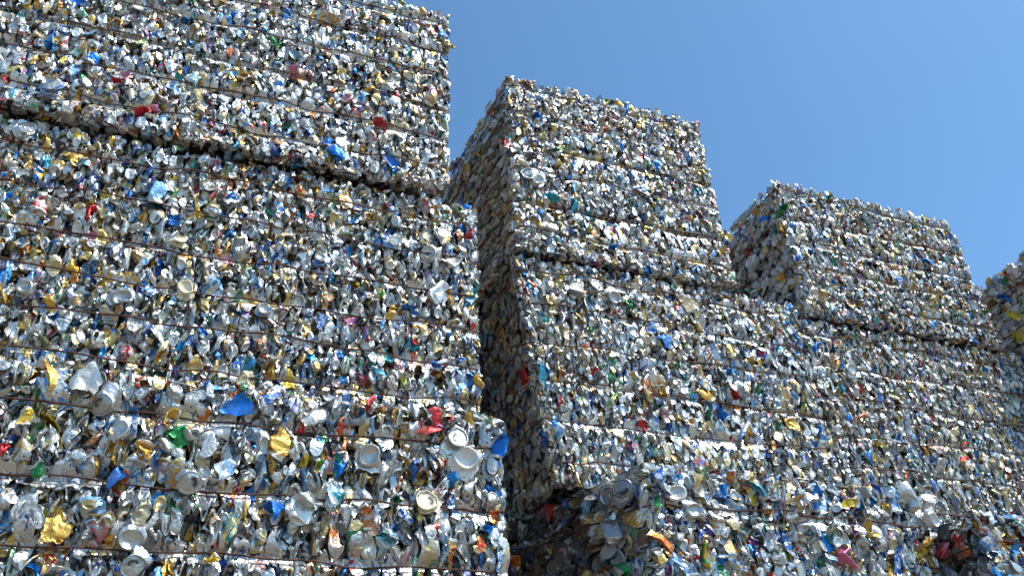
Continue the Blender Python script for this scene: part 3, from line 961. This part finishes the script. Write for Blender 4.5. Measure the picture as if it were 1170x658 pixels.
  ('left', 2.098, 1.805, 0.07, 'flat', 'gold', ''),
  ('left', 2.003, 1.974, 0.055, 'flat', 'gold', ''),
  ('left', 2.284, 1.879, 0.066, 'flat', 'green', ''),
  ('left', 2.219, 1.966, 0.058, 'lid', 'white', ''),
 ],
 'C2': [
  ('front', 1.947, 1.616, 0.045, 'flat', 'blue', ''),
  ('front', 1.864, 1.461, 0.043, 'flat', 'blue', ''),
  ('front', 1.917, 1.452, 0.043, 'flat', 'blue', ''),
  ('front', 2.131, 1.522, 0.038, 'flat', 'green', ''),
  ('front', 2.039, 1.363, 0.049, 'lid', 'silver', ''),
  ('front', 2.249, 1.467, 0.045, 'lid', 'silver', ''),
  ('front', 2.619, 1.195, 0.044, 'crumple', 'gold', ''),
  ('front', 2.43, 1.091, 0.036, 'flat', 'red', ''),
  ('front', 1.999, 1.189, 0.059, 'flat', 'orange', ''),
 ],
 'C3': [
  ('front', 2.13, 0.713, 0.039, 'flat', 'blue', ''),
  ('left', 1.712, 0.666, 0.044, 'crumple', 'red', 'crumpled red can'),
  ('left', 1.643, 0.635, 0.053, 'sheet', 'cream', ''),
 ],
 'D1': [
  ('left', 1.96, 1.916, 0.046, 'flat', 'green', 'bright green can'),
  ('left', 1.942, 1.917, 0.059, 'flat', 'orange', ''),
  ('left', 2.005, 1.655, 0.049, 'lid', 'yellow', 'round yellow can end'),
  ('left', 1.961, 1.746, 0.045, 'flat', 'yellow', ''),
  ('left', 2.034, 1.889, 0.06, 'flat', 'tan', ''),
  ('left', 1.989, 1.837, 0.059, 'flat', 'blue', ''),
 ],
}
#HERO-END

def spread(z0, z1, n, r=None):
    return [z0+(z1-z0)*(k+.5)/n for k in range(n)]

P_NEAR, P_MID, P_FAR, P_SIDE, P_BACK = .0365, .036, .035, .043, .075
BALES = [
 dict(seed=101, proud=.003, band=.008, scale=0.66, box=(-.95, .515, 1.775, 2.95, 1.629, 2.445), wires=spread(1.635, 2.445, 6), bulge=.020, squash=.62,
      faces=dict(front=(0.0252, 1), right=(.05, 0), left=(P_BACK, 0), under=(.05, 0, SHADE), top=(P_BACK, 0), back=(P_BACK, 0)),
      heroes=HERO['A1'],
      label='widest and highest bale, topping the biggest stack and cut off by the picture top'),
 dict(seed=102, proud=.003, shine=1.15, scale=0.74, box=(-.98, .607, 1.80, 2.95, .885, 1.610), wires=[.955, 1.06, 1.17, 1.28, 1.40, 1.52], bulge=.02, spread=.7, squash=.6,
      faces=dict(front=(0.0285, 2), right=(.05, 0), left=(P_BACK, 0), top=(P_BACK, 0), back=(P_BACK, 0)),
      hidden=((0, 600, 470, 660),), heroes=HERO['A2'],
      label='wide bale with many rusty wires, squeezed between the highest bale and the nearest bale'),
 dict(seed=103, shine=1.30, scale=0.86, box=(-1.0, .62, 1.68, 2.90, GROUND, .868), wires=[-.25, -.1, .05, .2, .33, .505, .635, .783], bulge=.022, spread=.7, squash=.6, wire_r=.0021,
      detail_above=.36, faces=dict(front=(0.0312, 2), right=(.05, 0), left=(P_BACK, 0), top=(.05, 0), back=(P_BACK, 0)),
      heroes=HERO['A3'],
      label='nearest bale with the largest crushed cans, bulging out at the foot of the biggest stack'),
 dict(seed=201, proud=.003, band=.008, scale=0.66, box=(.800, 1.640, 1.988, 3.15, 1.640, 2.468), wires=spread(1.648, 2.468, 6), bulge=.020, squash=.62, skew=.11,
      faces=dict(front=(0.0252, 1), left=(.030, 1, DUSTY, 'strata'), right=(P_BACK, 0), under=(.05, 0, SHADE), top=(P_BACK, 0), back=(P_BACK, 0)),
      heroes=HERO['B1'],
      label='bale with a dusty tan side face, top of the middle stack against the blue sky'),
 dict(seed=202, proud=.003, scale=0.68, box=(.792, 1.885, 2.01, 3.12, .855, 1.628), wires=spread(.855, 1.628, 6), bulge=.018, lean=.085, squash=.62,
      faces=dict(front=(0.0258, 1), left=(.034, 1, SHADE_DIRT, 'discs'), right=(P_BACK, 0), top=(.05, 0), under=(P_BACK, 0, SHADE), back=(P_BACK, 0)),
      hidden=((640, 1170, 540, 660),), heroes=HERO['B2'],
      label='bale under the tan sided top bale, its dark side holding a red can'),
 dict(seed=203, deep_shade_beyond=2.02, shine=1.25, scale=0.86, box=(1.04, 1.93, 1.80, 2.62, GROUND, .845), skew=.38, wires=[-.25, -.05, .15, .35, .53, .73], bulge=.02, spread=.7, squash=.62, wire_r=.0022,
      detail_above=.36, faces=dict(front=(0.0325, 2), left=(.036, 1, SHADE, 'discs'), right=(P_BACK, 0), top=(.05, 0), under=(P_BACK, 0, SHADE), back=(P_BACK, 0)),
      heroes=HERO['B3'],
      label='low bale jutting forward at the foot of the middle stack, with a dark shaded side'),
 dict(seed=301, proud=.003, band=.008, scale=0.60, box=(1.925, 2.845, 1.985, 3.0, 1.581, 2.222), wires=spread(1.600, 2.222, 5), bulge=.020, squash=.6,
      faces=dict(front=(0.0238, 0), left=(.032, 0, PALE, 'discs'), right=(P_BACK, 0), under=(.05, 0, SHADE), top=(P_BACK, 0), back=(P_BACK, 0)),
      heroes=HERO['C1'],
      label='shorter bale with a pale grey side, topping the third and lower stack under open sky'),
 dict(seed=302, proud=.003, scale=0.62, box=(1.888, 3.0, 2.01, 3.1, .80, 1.570), wires=spread(.80, 1.570, 6), bulge=.019, squash=.58,
      faces=dict(front=(0.0242, 0), left=(.06, 0), right=(P_BACK, 0), top=(.05, 0), under=(P_BACK, 0, SHADE), back=(P_BACK, 0)),
      hidden=((900, 1170, 548, 660),), heroes=HERO['C2'],
      label='bale right below the top bale of the third stack, no side face showing'),
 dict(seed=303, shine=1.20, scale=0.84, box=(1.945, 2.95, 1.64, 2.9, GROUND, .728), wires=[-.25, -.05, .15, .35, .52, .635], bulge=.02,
      detail_above=.36, faces=dict(front=(0.0325, 2), left=(.036, 1, DEEP_SHADE, 'discs'), right=(P_BACK, 0), top=(.05, 0), under=(P_BACK, 0, SHADE), back=(P_BACK, 0)),
      heroes=HERO['C3'],
      label='low bale at the foot of the third stack, dark corner holding a red can'),
 dict(seed=401, proud=.003, scale=0.80, box=(2.97, 3.97, 1.70, 2.85, 1.10, 1.965), wires=spread(1.10, 1.93, 5), bulge=.02,
      faces=dict(front=(0.05, 0), left=(.034, 0, PALE, 'discs'), right=(P_BACK, 0), top=(P_BACK, 0), back=(P_BACK, 0)),
      heroes=HERO['D1'],
      label='shaded bale beyond the third stack at the picture edge, green can on top'),
 dict(seed=402, scale=0.90, box=(3.06, 4.05, 1.70, 2.9, GROUND, 1.08), wires=spread(GROUND, 1.08, 6), bulge=.02,
      faces=dict(front=(0.07, 0), left=(.06, 0), right=(P_BACK, 0), top=(P_BACK, 0), back=(P_BACK, 0)),
      label='bale under the shaded bale beyond the third stack'),
]
for s in BALES:
    make_bale(s)
